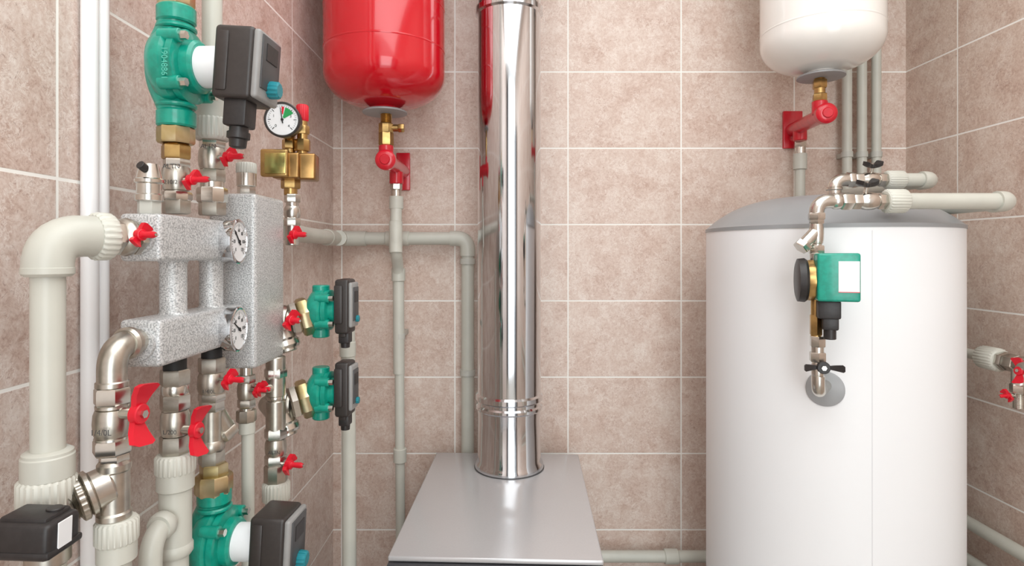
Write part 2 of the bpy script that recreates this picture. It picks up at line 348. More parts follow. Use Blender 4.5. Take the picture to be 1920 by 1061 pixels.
# ------------------------------------------------------------ vessels
def vessel(name,label,c,R,zb,m,seam,fl,group):
    T=thing(name,label,'expansion vessel',(c[0],c[1],zb),group)
    h=.62; pr=[(-.011,fl*.55),(-.002,fl*.62),(.003,fl*.9)]
    hb=R*.54
    for i in range(4,19):
        a=i/18*math.pi/2; pr.append((hb*(1-math.cos(a)),R*math.sin(a)**.74))
    pr+= [(h*.42,R)]
    pr+=[(h-hb+hb*math.sin(i/10*math.pi/2),max(.01,R*math.cos(i/10*math.pi/2)**.8)) for i in range(0,11)]
    MB().lathe((c[0],c[1],zb),(0,0,1),pr,96).done(T,'vessel_shell',m)
    for z in seam: MB().lathe((c[0],c[1],zb+z),(0,0,1),[(0,R),(.0015,R+.0008),(.003,R+.0008),(.0045,R)],96).done(T,'seam_ring',m)
    MB().lathe((c[0],c[1],zb-.016),(0,0,1),[(0,fl*.8),(.002,fl),(.005,fl),(.007,fl*.95)],48).done(T,'mounting_flange',STEELG,'zinc-plated steel flange')
    mb=MB(); mb.lathe((c[0],c[1],zb+.40),(0,0,1),[(0,R+.0005),(0,R+.002),(.02,R+.002),(.02,R+.0005)],64); mb.box((c[0],(c[1]+R+YB)/2,zb+.41),(.04,YB-c[1]-R,.02),None,.002)
    mb.done(T,'wall_strap',STEELG)
    return T
vessel('expansion_vessel','glossy red round-bottomed expansion vessel hung above a red wall bracket',(-.276,1.331),.135,P(722,201,1.331).z,REDM,(.12,.215),.05,'expansion vessels')
vessel('expansion_vessel','glossy white round-bottomed expansion vessel hung above a red wall bracket',(.709,1.324),.127,P(1537,134,1.324).z,WHITEE,(.085,),.05,'expansion vessels')
T=thing('vessel_shutoff_valve','small brass shut-off valve with side bleed under the red vessel','valve',P(724,272,1.331))
col(T,724,1.331,[('thread',214,236,22,BRASS,'threaded_neck'),('oct',232,250,28,BRASS,'valve_body'),('hex',248,273,27,BRASS,'union_nut')])
item(T,P(724,240,1.331),P(747,240,1.331),'cyl',.008,BRASS,'bleed_branch'); item(T,P(747,240,1.331),P(758,240,1.331),'hex',.010,BRASS,'bleed_cap')
def bracket(lbl,end,wallp,top,bot,plate):
    T=thing('vessel_wall_bracket',lbl,'wall bracket',wallp,'red vessel brackets'); ax=(V(wallp)-V(end))
    mb=MB(); mb.lathe(end,ax,[(0,.014),(.002,.019),(.006,.0225),(.022,.0225),(.025,.019),(.05,.017),(ax.length,.017)],40)
    mb.cyl(top,V(top)-V((0,0,.03)),.0165); mb.cyl(V(bot)+V((0,0,.03)),bot,.0165)
    mb.done(T,'bracket_arm',REDB)
    MB().lathe(end-ax.normalized()*.003,ax,[(0,.010),(.004,.012)],24).done(T,'end_plug',REDB)
    MB().box(wallp+V((0,-.005,0)),plate,None,.002).done(T,'wall_plate',REDB)
    return T
zc=1.606; bt=P(743,345,1.424)
bracket('red cast bracket with wall plate carrying the red vessel',V((-.267,1.285,zc)),V((-.272,YB,P(757,320,1.54).z-.002)),P(724,273,1.331),bt,(.036,.01,.098))
zc2=P(1543,215,1.31).z
bracket('red cast bracket with wall plate carrying the white vessel',V((.7062,1.29,zc2)),V((.752,YB,P(1489,243,1.54).z)),P(1537,190,1.324),P(1500,264,1.49),(.05,.01,.098))
T=thing('pipe_union','brass threaded union joining white vessel to red bracket','pipe fitting',P(1537,188,1.324))
col(T,1537,1.324,[('thread',145,160,22,BRASS,'threaded_neck'),('hex',150,166,28,BRASS,'hex_nut'),('cyl',164,178,22,BRASS,'sleeve'),('hex',176,192,28,BRASS,'hex_nut')])
# ------------------------------------------------------------ pipes helper
def clip(T,p,r,wallaxis='y'):
    p=V(p)
    MB().box((p.x,(p.y+YB)/2+r*.4,p.z),(r*1.2,max(.004,YB-p.y-r*.6),.012),None,.001).done(T,'pipe_clip',GREYP)
    mb=MB(); mb.lathe(p-V((0,0,.007)),(0,0,1),[(0,r*1.12),(0,r*1.2),(.014,r*1.2),(.014,r*1.12)],32); mb.done(T,'clip_band',GREYP)
T=thing('water_pipe','beige plastic riser bowing over a crossing pipe under the red vessel','pipe',P(750,1010,1.47))
d=1.455; rp=rad(748,18,d)
item(T,P(743,343,1.424),P(743,356,1.424),'hex',rad(743,22,1.424),NICKEL,'hex_nut'); item(T,P(743,356,1.424),P(743,371,1.424),'cyl',rad(743,20,1.424),NICKEL,'nipple')
item(T,P(743,368,1.424),P(743,392,1.424),'cyl',rad(743,27,1.424),BEIGE,'coupling')
MB().tube([P(743,385,1.424),P(742,440,1.405),P(742,470,1.405),P(747,505,d),P(748,700,d)],rad(743,22,1.42),.03).done(T,'bowed_pipe',BEIGE)
item(T,P(742,415,1.412),P(742,474,1.405),'cyl',rad(743,25,1.42),BEIGE,'bow_sleeve')
item(T,P(747,503,d),P(747,527,d),'cyl',rad(747,26,d),BEIGE,'coupling')
MB().tube([P(748,520,d),P(751,1030,d),V((P(751,1030,d).x,d,0))],rp,.01).done(T,'pipe_run',BEIGE)
item(T,P(750,840,d),P(750,866,d),'cyl',rad(750,25,d),BEIGE,'coupling'); clip(T,P(749,630,d),rp)
T=thing('water_pipe','beige plastic pipe running across tiles with elbow down behind boiler','pipe',P(875,860,1.5))
r=.0165; zh=P(870,447,1.5).z
MB().tube([V((-.36,.93,zh)),V((-.415,1.2,zh)),V((-.428,1.505,zh)),V((-.100,1.505,zh)),V((-.100,1.505,.3))],r,.035).done(T,'pipe_run',BEIGE)
item(T,V((-.425,1.38,zh)),V((-.427,1.43,zh)),'cyl',r*1.2,BEIGE,'coupling')
MB().tube([V((-.417,1.455,zh)),V((-.428,1.505,zh)),V((-.36,1.505,zh))],r*1.17,.03).done(T,'elbow',BEIGE)
item(T,V((-.31,1.505,zh)),V((-.25,1.505,zh)),'cyl',r*1.15,BEIGE,'coupling')
MB().tube([V((-.145,1.505,zh)),V((-.100,1.505,zh)),V((-.100,1.505,zh-.045))],r*1.18,.03).done(T,'elbow',BEIGE)
clip(T,V((-.100,1.505,P(875,490,1.49).z)),r)
clip(T,V((-.100,1.505,P(875,700,1.49).z)),r)
T=thing('water_pipe','beige plastic riser descending behind the small pumps','pipe',V(P(655,700,1.08)))
dd=1.10; MB().tube([P(652,560,dd),P(655,1030,dd),V((P(655,1030,dd).x,dd,.0))],rad(655,27,dd),.01).done(T,'pipe_run',BEIGE)
item(T,P(652,640,dd),P(652,668,dd),'cyl',rad(655,31,dd),BEIGE,'coupling')
T=thing('water_pipe','beige plastic pipe low across the tiled wall between boiler and tank','pipe',P(1220,1045,1.5))
zz=P(1220,1046,1.5).z; MB().tube([V((.10,1.508,zz)),V((.72,1.508,zz))],rad(1220,21,1.5)*1.05).done(T,'pipe_run',BEIGE)
item(T,V((.405,1.508,zz)),V((.44,1.508,zz)),'cyl',.0185,BEIGE,'coupling'); MB().box((.422,1.535,zz-.012),(.014,.03,.014),None,.001).done(T,'pipe_clip',GREYP)
for px in (1588,1616,1643):
    T=thing('water_pipe','beige plastic riser clipped to tiled wall behind the tank','pipe',P(px,700,1.512),'risers behind the tank')
    T.location.z=0
    p=P(px,300,1.512); r=rad(px,19.5,1.512)
    MB().cyl((p.x,p.y,0),(p.x,p.y,ZC),r).done(T,'pipe_run',BEIGE); clip(T,P(px,290,1.512),r)
T=thing('water_pipe','beige plastic pipe with nickel union under red bracket','pipe',P(1500,365,1.512)); T.location.z=0; d=1.51
col(T,1500,d,[('hex',260,277,24,NICKEL,'hex_nut'),('cyl',275,290,22,NICKEL,'nipple'),('cyl',288,318,27,BEIGE,'coupling')])
pp=P(1500,300,d); MB().cyl(pp,(pp.x,pp.y,0),rad(1500,20,d)).done(T,'pipe_run',BEIGE)
for i,(xx,yy) in enumerate(((1.022,1010),(1.022,1085))):
    p=P(1865,yy-2,1.022*F/(1865-CX)); T=thing('water_pipe','beige plastic pipe running low along the side wall','pipe',V((xx,1.1,p.z)),'low side wall pipes')
    MB().cyl((xx,.3,p.z),(xx,1.52,p.z),.0135 ).done(T,'pipe_run',BEIGE)
    MB().box((1.04,1.05,p.z),(.03,.014,.02),None,.001).done(T,'pipe_clip',GREYP)
xs=.985; zp=P(1813,662,1.2555).z
T=thing('water_pipe','beige plastic pipe with ribbed adapter beside the tank','pipe',(xs,1.3,zp))
MB().tube([(XR,1.45,zp),(xs,1.45,zp),(xs,1.2,zp)],.0105,.03).done(T,'pipe_run',BEIGE)
item(T,V((xs,1.215,zp)),V((xs,1.17,zp)),'rib',.0235,BEIGE2,'ribbed_adapter')
T=thing('ball_valve','nickel tee valve with red handles on side wall pipe','valve',(xs,1.14,zp-.05),'red-handled ball valves')
item(T,V((xs,1.17,zp)),V((xs,1.155,zp)),'hex',.018,NICKEL,'hex_nut'); item(T,V((xs,1.157,zp)),V((xs,1.05,zp)),'valve',.0175,NICKEL,'valve_body')
item(T,V((xs,1.128,zp)),V((xs,1.128,zp-.04)),'cyl',.0125,NICKEL,'drain_branch'); item(T,V((xs,1.128,zp-.038)),V((xs,1.128,zp-.055)),'hex',.014,NICKEL,'hex_nut');item(T,V((xs,1.128,zp-.055)),V((xs,1.128,zp-.085)),'thread',.010,NICKEL,'drain_spout')
handle(T,V((xs,1.112,zp-.012)),(-1,-.2,0.2),(0,.2,1),.048,RED,.016)
handle(T,V((xs,1.128,zp-.058)),(-1,-.1,-.05),(0,.5,.5),.024,RED,.022,.014)
# ------------------------------------------------------------ tank top pipes
d2=1.0; z2=P(1600,377,d2).z
def PX(px,y,z): return V(((px-CX)*y/F,y,z))
T=thing('water_pipe','beige plastic pipe with ribbed adapter and elbow over the tank lid','pipe',PX(1780,d2,z2))
item(T,PX(1660,d2,z2),PX(1697,d2,z2),'rib',.0205,BEIGE2,'ribbed_adapter')
MB().tube([PX(1690,d2,z2),PX(1892,d2,z2),PX(1892,d2,z2)+V((0,.549,0))],.0138,.03).done(T,'pipe_run',BEIGE)
MB().tube([PX(1868,d2,z2),PX(1892,d2,z2),PX(1892,d2,z2)+V((0,.035,0))],.0172,.03).done(T,'elbow',BEIGE)
T=thing('ball_valve','nickel ball valve with black handle above the tank','valve',PX(1610,d2,z2),'black-handled tank valves')
item(T,PX(1575,d2,z2),PX(1596,d2,z2),'hex',.015,NICKEL,'union_nut'); item(T,PX(1596,d2,z2),PX(1660,d2,z2),'valve',.0148,NICKEL,'valve_body')
hp=PX(1622,d2,z2+.012); handle(T,hp,(0,-.35,1),(.9,.3,0),.036,BLACK,.016,0,'handle',1.1,.10)
T=thing('pipe_elbow','nickel elbow turning down beside the tank lid','pipe fitting',PX(1531,d2,z2-.03))
MB().tube([PX(1572,d2,z2),PX(1531,d2,z2),PX(1531,d2,z2)-V((0,0,.030))],.0118,.022).done(T,'elbow_body',NICKEL)
item(T,PX(1560,d2,z2),PX(1576,d2,z2),'ring',.0140,NICKEL,'collar'); item(T,PX(1531,d2,z2-.020),PX(1531,d2,z2-.032),'hex',.0135,NICKEL,'hex_nut')
d1=1.19; z1=P(1600,337,d1).z
T=thing('water_pipe','short beige plastic pipe with elbow above the tank lid','pipe',PX(1700,d1,z1))
item(T,PX(1661,d1,z1),PX(1693,d1,z1),'rib',.0185,BEIGE2,'ribbed_adapter')
MB().tube([PX(1690,d1,z1),PX(1747,d1,z1),PX(1747,d1,z1)+V((0,YB-d1,0))],.0135,.03).done(T,'pipe_run',BEIGE)
MB().tube([PX(1727,d1,z1),PX(1747,d1,z1),PX(1747,d1,z1)+V((0,.035,0))],.0172,.03).done(T,'elbow',BEIGE)
T=thing('ball_valve','nickel ball valve with black handle above the tank','valve',PX(1625,d1,z1),'black-handled tank valves')
item(T,PX(1588,d1,z1),PX(1600,d1,z1),'hex',.0155,NICKEL,'union_nut'); item(T,PX(1600,d1,z1),PX(1661,d1,z1),'valve',.0148,NICKEL,'valve_body')
handle(T,PX(1633,d1,z1+.012),(0,-.35,1),(.9,.3,0),.038,BLACK,.016,0,'handle',1.1,.10)
T=thing('pipe_elbow','nickel elbow rising out of the tank lid','pipe fitting',PX(1564,d1,z1-.04))
MB().tube([PX(1592,d1,z1),PX(1564,d1,z1),PX(1564,d1,z1)-V((0,0,.036))],.0130,.022).done(T,'elbow_body',NICKEL)
item(T,PX(1564,d1,z1-.015),PX(1564,d1,z1-.022),'ring',.0155,NICKEL,'collar')
T=thing('y_strainer','nickel strainer with angled cap below the elbow','strainer',P(1531,470,d2)); 
col(T,1531,d2,[('hex',408,420,29,NICKEL,'hex_nut'),('ball',414,462,29,NICKEL,'strainer_body'),('hex',460,476,30,NICKEL,'hex_nut')])
a=P(1532,432,d2); b=P(1500,466,d2-.004); item(T,a,a+(b-a)*.75,'cyl',.0105,NICKEL,'strainer_branch'); item(T,a+(b-a)*.72,b,'hex',.0130,NICKEL,'strainer_cap')
T=thing('circulation_pump','small green circulation pump with brass body on the white tank','pump',P(1530,570,.985),'circulation pumps')
Md=V((.95,-.32,0)).normalized(); c0=P(1505,525,.985)
MB().lathe(c0-Md*.010,Md,[(0,.030),(.002,.036),(.012,.037),(.016,.034)],48).done(T,'insulation_shell',BLACK)
MB().lathe(c0+Md*.006,Md,[(0,.033),(.004,.034),(.010,.034),(.012,.029),(.022,.028)],32,.08).done(T,'brass_volute',BRASS)
col(T,1530,.985,[('cyl',474,500,24,NICKEL,'inlet_port'),('cyl',555,640,20,BRASS,'outlet_port'),('hex',590,628,24,BRASS,'port_nut')])
Rg=Matrix((Md,V((0,0,1)).cross(Md),V((0,0,1)))).transposed(); gc=P(1566,519,.965)
MB().box(gc,(.062,.060,.078),Rg,.004,3).done(T,'motor_housing',GREEN)
nrm=-(Rg@V((0,1,0)))
MB().box(gc+nrm*.0302+Rg@V((.014,0,.001)),(.030,.001,.050),Rg,.0005,1).done(T,'name_plate',LABEL)
MB().box(gc+nrm*.0308+Rg@V((.014,0,-.0232)),(.030,.0008,.0010),Rg,0).done(T,'red_stripe',RED)
mb=MB(); mb.box(P(1553,580,.965),(.034,.026,.030),Rg,.003); mb.box(P(1556,606,.965),(.024,.02,.022),Rg,.003); mb.cyl(P(1556,612,.965),P(1556,636,.965),.0095,12); mb.done(T,'cable_plug',BLACK)
T=thing('ball_valve','nickel valve with black butterfly handle feeding the tank','valve',P(1533,735,.99),'black-handled tank valves')
col(T,1533,.985,[('hex',630,650,30,NICKEL,'hex_nut'),('cyl',648,664,25,NICKEL,'nipple'),('hex',660,678,32,NICKEL,'hex_nut'),('ball',674,712,25,NICKEL,'valve_body')])
handle(T,P(1540,686,.985),(-.3,-1,0),(1,-.2,.02),.060,BLACK,.014,0,'handle',.5)
e=dp+V((0,0,.006)); MB().tube([P(1534,705,.985),V((P(1534,705,.985).x,.985,e.z)),e],.0105,.018).done(T,'outlet_elbow',NICKEL)

# ============================================================ LEFT WALL
for k,(yy,xx) in enumerate(((.631,-.4485),(.6485,-.449))):
    T=thing('drain_pipe','smooth white plastic pipe fixed up the tiled wall','pipe',(xx,yy,0),'white plastic pipes')
    MB().cyl((xx,yy,0),(xx,yy,ZC),.0084).done(T,'pipe_run',WHITEP)
    MB().box((xx-.006,yy,2.2),(.006,.006,.02),None,.001).done(T,'pipe_clip',WHITEP)
XM=-.366
T=thing('water_pipe','thick beige plastic pipe with large elbow entering the upper manifold','pipe',(-.40,.5116,1.18))
da=.5116; pa=V((-.40,da,0)); ze=P(90,441,da).z; dirh=V((.034,.070,0)).normalized()
corner=V((-.40,da,ze)); 
MB().cyl((-.40,da,P(90,850,da).z-.01),(-.40,da,ze-.01),rad(90,70,da)).done(T,'pipe_run',BEIGE)
MB().tube([corner-V((0,0,.034)),corner,corner+dirh*.045],.0190,.028).done(T,'elbow',BEIGE)
item(T,corner-V((0,0,.036)),corner-V((0,0,.026)),'ring',.0195,BEIGE,'elbow_lip')
item(T,corner+dirh*.036,corner+dirh*.052,'rib',.0225,BEIGE2,'ribbed_adapter')
col(T,90,da,[('ring',842,858,102,BEIGE,'coupling_lip'),('cyl',850,897,108,BEIGE,'coupling')])
item(T,P(88,893,da),P(88,948,da),'rib',rad(88,120,da),BEIGE2,'ribbed_adapter')
T=thing('ball_valve','nickel valve with red handle between elbow and upper manifold','valve',corner+dirh*.07,'red-handled ball valves')
item(T,corner+dirh*.052,corner+dirh*.08,'valve',.0180,NICKEL2,'valve_body')
handle(T,corner+dirh*.064+V((.012,-.002,.002)),(1,-.35,0),(0,.5,.6),.023,RED,.006,.017)
T=thing('valve_actuator','black motorised valve actuator with pale label under thick pipe','actuator',(-.40,.5116,1.14))
MB().cyl((-.40,da,1.179),(-.40,da,1.13),.017).done(T,'valve_body',NICKEL2)
Ra=Matrix.Rotation(math.radians(2),3,'Y')
def ABX(x,y,z): return V((-.3755,.468,1.1775))+Ra@V((x,y,z))
mb=MB(); mb.box(ABX(0,0,-.001),(.047,.036,.029),Ra,.005,3); mb.box(ABX(-.002,.002,.0125),(.038,.028,.008),Ra,.003,2); mb.box(ABX(0,0,-.010),(.049,.038,.006),Ra,.002,2); mb.cyl(ABX(.010,.006,.014),ABX(.010,.006,.018),.006,20)
mb.done(T,'actuator_housing',BLACK)
MB().box(ABX(.0238,-.001,.001),(.001,.015,.022),Ra,.0004,1).done(T,'label_plate',LABEL)
q0=V((-.40,da,1.174)); q1=V((-.367,.545,1.187)); 
def Q(t): return q0+(q1-q0)*t
item(T,Q(-.1),Q(.25),'cyl',.0175,NICKEL2,'side_port'); item(T,Q(.12),Q(.34),'hex',.0205,NICKEL,'union_nut'); item(T,Q(.34),Q(.42),'thread',.0175,NICKEL2,'thread'); item(T,Q(.42),Q(.56),'rib',.0215,NICKEL2,'ribbed_union'); item(T,Q(.56),Q(.70),'ring',.0210,NICKEL,'collar');item(T,Q(.68),q1,'cyl',.0180,NICKEL,'side_sleeve')
MB().cyl((-.40,da,1.13),(-.40,da,0),.0135).done(T,'lower_pipe',BEIGE)
pc=210; dc=.545; xc=P(pc,0,dc).x
T=thing('pipe_elbow','nickel elbow turning up into the lower manifold','pipe fitting',P(pc,725,dc))
zel=P(pc,650,dc).z
MB().tube([P(pc,725,dc),V((xc,dc,zel)),V((XM,.59,zel))],rad(pc,60,dc),.022).done(T,'elbow_body',NICKEL2)
item(T,V((XM-.0003,.562,zel)),V((XM,.572,zel)),'ring',.0155,NICKEL2,'collar'); item(T,P(pc,712,dc),P(pc,728,dc),'ring',rad(pc,66,dc),NICKEL2,'collar')
T=thing('ball_valve','large nickel ball valve with red butterfly handle below the elbow','valve',P(pc,850,dc),'red-handled ball valves')
col(T,pc,dc,[('hex',726,758,72,NICKEL,'hex_nut'),('ring',756,766,66,NICKEL2,'collar'),('ball',758,826,76,NICKEL2,'valve_body'),('ring',816,824,70,NICKEL,'collar'),('hex',822,850,76,NICKEL,'hex_nut')])
text(T,'1/4/0L',P(212,800,dc)-V((-.002,.0195,0)),(1,0,0),(0,0,1),.0075,DGREY,'cast_lettering',.0001)
handle(T,V((xc+.012,dc-.004,P(pc,772,dc).z)),(1,-.15,0),(0,.12,1),.055,RED,.016,0,'handle',1.15,.05)
T=thing('pipe_tee','nickel tee joining actuator branch and ribbed beige adapter','pipe fitting',P(pc,975,dc))
col(T,pc+4,dc,[('hex',850,866,60,NICKEL,'hex_nut'),('ring',862,885,68,NICKEL2,'collar'),('cyl',880,960,62,NICKEL2,'tee_body'),('ring',955,974,70,NICKEL2,'collar')])
T=thing('water_pipe','beige plastic pipe with ribbed adapter below a nickel tee','pipe',P(pc,1060,dc)); T.location.z=0
col(T,pc+9,dc,[('rib',972,1016,88,BEIGE2,'ribbed_adapter'),('cyl',1014,1050,80,BEIGE,'coupling')])
pp=P(pc+9,1045,dc); MB().cyl(pp,(pp.x,pp.y,0),rad(pc,58,dc)).done(T,'pipe_run',BEIGE)
def manifold(lbl,z0,z1):
    T=thing('heating_manifold',lbl,'manifold',(XM,.675,z0),'grey manifold bars')
    MB().box((XM,.6775,(z0+z1)/2),(.042,.185,z1-z0),None,.0045,4).done(T,'manifold_body',PAINT)
    MB().lathe((XM,.586,(z0+z1)/2),(0,-1,0),[(0,.0165),(.006,.0165)],32).done(T,'end_socket',PAINT)
    return T
manifold('speckled grey painted square manifold bar, upper of the pair',1.392,1.440)
manifold('speckled grey painted square manifold bar, lower of the pair',1.2860,1.3335)
for px in (325,396):
    dq=dX(px,XM); T=thing('manifold_connecting_pipe','speckled grey painted pipe linking the two manifold bars','pipe',(XM,dq,1.333),'manifold connecting pipes')
    mb=MB(); mb.lathe((XM,dq,1.3325),(0,0,1),[(0,.0165),(.002,.0145),(.004,.0135),(.056,.0135),(.058,.0145),(.0605,.0165)],40); mb.done(T,'pipe_body',PAINT)
T=thing('hydraulic_separator','tall speckled grey painted hydraulic separator box beside the manifolds','hydraulic separator',(-.362,.82,1.2477))
MB().box((-.3615,.8215,1.3635),(.063,.10,.2315),None,.006,4).done(T,'separator_body',PAINT)
for zz_ in (1.416,1.31): MB().box((XM,.77,zz_),(.036,.012,.04),None,.002).done(T,'flange',PAINT)
for py,nd_ in ((453,.33),(617,.28)):
    g=V((-.332,.728,P(440,py,.728).z)); T=thing('thermometer','round chrome dial thermometer on the side of a grey manifold','thermometer',g,'manifold thermometers')
    gauge(T,g,(1,.06,0),.0280,.016,CHROME,nd_,False,['0','20','40','60','80','100','120'])
    MB().cyl(g-V((.016,0,0)),g-V((.006,0,0)),.012).done(T,'stem',CHROME)
dv=dX(278,XM); T=thing('air_vent','nickel automatic air vent with black cap on the upper manifold','air vent',P(278,398,dv),'air vents')
col(T,280,dv,[('hex',374,402,46,GREYP,'base_nut'),('cyl',364,378,56,NICKEL,'lower_flange'),('cyl',344,366,50,NICKEL,'vent_body'),('ring',334,346,58,NICKEL,'vent_flange'),('cone',308,336,38,NICKEL,'vent_bonnet',52)])
item(T,P(272,316,dv-.010),P(262,308,dv-.016),'cyl',.0042,BLACK,'vent_cap')
du=dX(330,XM)
T=thing('ball_valve','nickel ball valve with red handle under the green pump','valve',P(330,400,du),'red-handled ball valves')
col(T,331,du,[('hex',372,401,54,NICKEL2,'hex_nut'),('oct',360,376,60,NICKEL,'union_nut'),('ball',306,364,58,NICKEL2,'valve_body'),('hex',298,316,52,NICKEL,'hex_nut')])
text(T,'ALTN',P(330,316,du)-V((-.004,.0165,0)),(1,0,0),(0,0,1),.0075,DGREY,'cast_lettering',.0001); text(T,'210/2',P(330,345,du)-V((-.004,.0175,0)),(1,0,0),(0,0,1),.0065,DGREY,'cast_lettering',.0001)
handle(T,V((XM+.010,du-.006,P(330,339,du).z)),(1,-.25,0),(0,.6,.5),.024,RED,.010,.020)
T=thing('pump_union','yellow zinc-plated union nuts joining valve to green pump','pipe fitting',P(330,298,du),'pump unions')
col(T,330,du,[('hex',272,299,56,BRASS,'hex_nut'),('thread',268,274,52,BRASS,'thread'),('oct',238,270,72,ZINC,'union_nut')])
T=thing('circulation_pump','green cast circulation pump with black and grey control head, white collar','pump',P(330,240,du),'circulation pumps')
Lf=pump(T,P(331,127,du),.133,(1,-.04,0),(0,0,1),tilt=4)
text(T,'19048861',P(308,118,du-.046),(0,0,-1),(1,0,0),.0085,GREENL,'cast_lettering',.0006)
T=thing('pump_union','yellow zinc-plated union nut above the green pump','pipe fitting',P(330,14,du),'pump unions')
col(T,331,du,[('oct',-12,14,70,ZINC,'union_nut'),('hex',-40,-12,56,BRASS,'hex_nut')])
pp=P(331,-40,du); MB().cyl(pp,(pp.x,pp.y,ZC),.014).done(T,'riser_sleeve',BEIGE)
dw=dX(397,XM)
T=thing('ball_valve','nickel ball valve with red handle under ribbed grey adapter','valve',P(397,403,dw),'red-handled ball valves')
col(T,398,dw,[('hex',376,404,52,NICKEL2,'hex_nut'),('oct',352,380,58,NICKEL,'union_nut'),('cyl',340,356,46,NICKEL,'sleeve'),('hex',318,342,50,NICKEL2,'hex_nut'),('ball',272,324,54,NICKEL2,'valve_body'),('hex',260,278,50,NICKEL,'hex_nut')])
text(T,'ALTN',P(398,279,dw)-V((-.004,.0175,0)),(1,0,0),(0,0,1),.0075,DGREY,'cast_lettering',.0001)
handle(T,V((XM+.014,dw-.010,P(397,297,dw).z)),(1,-.2,0),(0,.6,.5),.026,RED,.010,.018)
T=thing('water_pipe','beige plastic riser with ribbed adapter behind the green pump','pipe',P(397,262,dw))
col(T,398,dw,[('cyl',182,228,66,GREYP,'coupling'),('rib',222,262,74,GREYP,'ribbed_adapter')])
pp=P(398,190,dw); MB().cyl(pp,(pp.x,pp.y,ZC),rad(398,40,dw)).done(T,'pipe_run',BEIGE)
T=thing('air_vent','nickel air vent with white ribbed cap on the separator','air vent',P(462,362,.815),'air vents')
dv2=.36*F/488
col(T,462,dv2,[('hex',348,366,34,NICKEL,'base_nut'),('cyl',324,350,38,NICKEL,'vent_body'),('rib',306,326,40,GREYP,'ribbed_cap')])
dg=.905
T=thing('ball_valve','nickel valve with red handle beneath the brass safety group','valve',P(548,445,dg),'red-handled ball valves')
col(T,548,dg,[('hex',364,380,30,NICKEL,'hex_nut'),('cyl',378,388,24,NICKEL,'nipple'),('ball',384,412,32,NICKEL,'valve_body'),('hex',408,424,30,NICKEL,'hex_nut'),('cyl',422,460,26,NICKEL,'tail')])
handle(T,P(546,440,dg-.012),(1,-.3,0),(0,.6,.5),.028,RED,.002,.019)
T=thing('boiler_safety_group','gold-coloured brass safety group with dial pressure gauge and red cap','safety valve group',P(545,365,dg))
col(T,545,dg,[('cyl',350,366,26,BRASS,'base_nipple'),('hex',334,354,36,BRASS,'base_nut')])
mb=MB(); mb.box(P(560,314,dg),(.056,.034,.040),Matrix.Rotation(.12,3,'Z'),.003,3); mb.box(P(540,312,dg-.012),(.040,.03,.039),Matrix.Rotation(.08,3,'Z'),.003,3); mb.done(T,'block_body',COPP)
mb=MB(); mb.box(P(516,306,dg-.03),(.040,.014,.041),Matrix.Rotation(.05,3,'Z'),.003,3); mb.done(T,'square_cover',BRASS)
MB().box(P(516,306,dg-.0372),(.031,.003,.031),Matrix.Rotation(.05,3,'Z'),.003,2).done(T,'cover_inset',GOLD)
col(T,543,dg,[('cyl',250,300,22,BRASS,'gauge_port'),('hex',262,280,28,BRASS,'port_nut')])
col(T,567,dg,[('cyl',226,300,20,BRASS,'relief_stem'),('hex',236,252,26,BRASS,'relief_nut'),('oct',262,284,30,BRASS,'relief_body'),('rib',198,227,24,RED,'red_cap')])
gp=P(529,224,dg-.04); gauge(T,gp,(.12,-1,-.05),.0262,.022,BLACK2,.47,True,['0','1','2','3','4'])
MB().cyl(gp+V((.004,.022,-.012)),P(543,262,dg),.007).done(T,'gauge_stem',BRASS)
# ---------------- lower columns
dl=dX(328,XM)
T=thing('ball_valve','nickel ball valve with red butterfly handle under the lower manifold','valve',P(328,850,dl),'red-handled ball valves')
col(T,328,dl,[('cyl',668,694,46,RUBBER,'rubber_seal'),('hex',692,722,58,NICKEL2,'hex_nut'),('ring',718,742,54,NICKEL,'collar'),('hex',738,768,58,NICKEL,'hex_nut'),('ball',762,822,58,NICKEL2,'valve_body'),('hex',816,850,60,NICKEL2,'hex_nut')])
text(T,'L/200',P(330,802,dl)-V((-.003,.0175,0)),(1,0,0),(0,0,1),.0065,DGREY,'cast_lettering',.0001)
handle(T,V((XM+.012,dl-.004,P(328,803,dl).z)),(1,-.15,0),(0,.12,1),.052,RED,.014,0,'handle',1.15,.05)
T=thing('water_pipe','beige plastic pipe with ribbed adapter and side elbow','pipe',P(328,1060,dl)); T.location.z=0
col(T,329,dl,[('rib',850,886,80,BEIGE2,'ribbed_adapter'),('cyl',880,916,74,BEIGE,'adapter_skirt'),('cyl',912,1020,64,BEIGE,'tee_body'),('ring',1014,1040,70,BEIGE,'collar')])
pp=P(329,1000,dl); MB().cyl(pp,(pp.x,pp.y,0),rad(328,52,dl)).done(T,'pipe_run',BEIGE)
ea=P(328,966,dl); MB().tube([ea,V((XM,.603,ea.z)),V((XM,.603,0))],.0108,.028).done(T,'side_elbow',BEIGE)
item(T,V((XM,.6165,ea.z)),V((XM,.630,ea.z)),'ring',.0145,BEIGE,'collar'); item(T,V((XM,.603,ea.z-.042)),V((XM,.603,ea.z-.05)),'ring',.0135,BEIGE,'collar')
d3=dX(397,XM)
T=thing('ball_valve','nickel ball valve with small red handle below the lower manifold','valve',P(397,745,d3),'red-handled ball valves')
col(T,397,d3,[('cyl',652,674,40,RUBBER,'rubber_seal'),('hex',670,698,52,NICKEL2,'hex_nut'),('ball',692,742,56,NICKEL2,'valve_body'),('hex',736,752,52,NICKEL,'hex_nut')])
text(T,'1/4/0L',P(398,728,d3)-V((-.005,.0185,0)),(1,0,0),(0,0,1),.0065,DGREY,'cast_lettering',.0001)
handle(T,V((XM+.015,d3-.010,P(397,707,d3).z)),(1,-.2,0),(0,.6,.5),.025,RED,.010,.018)
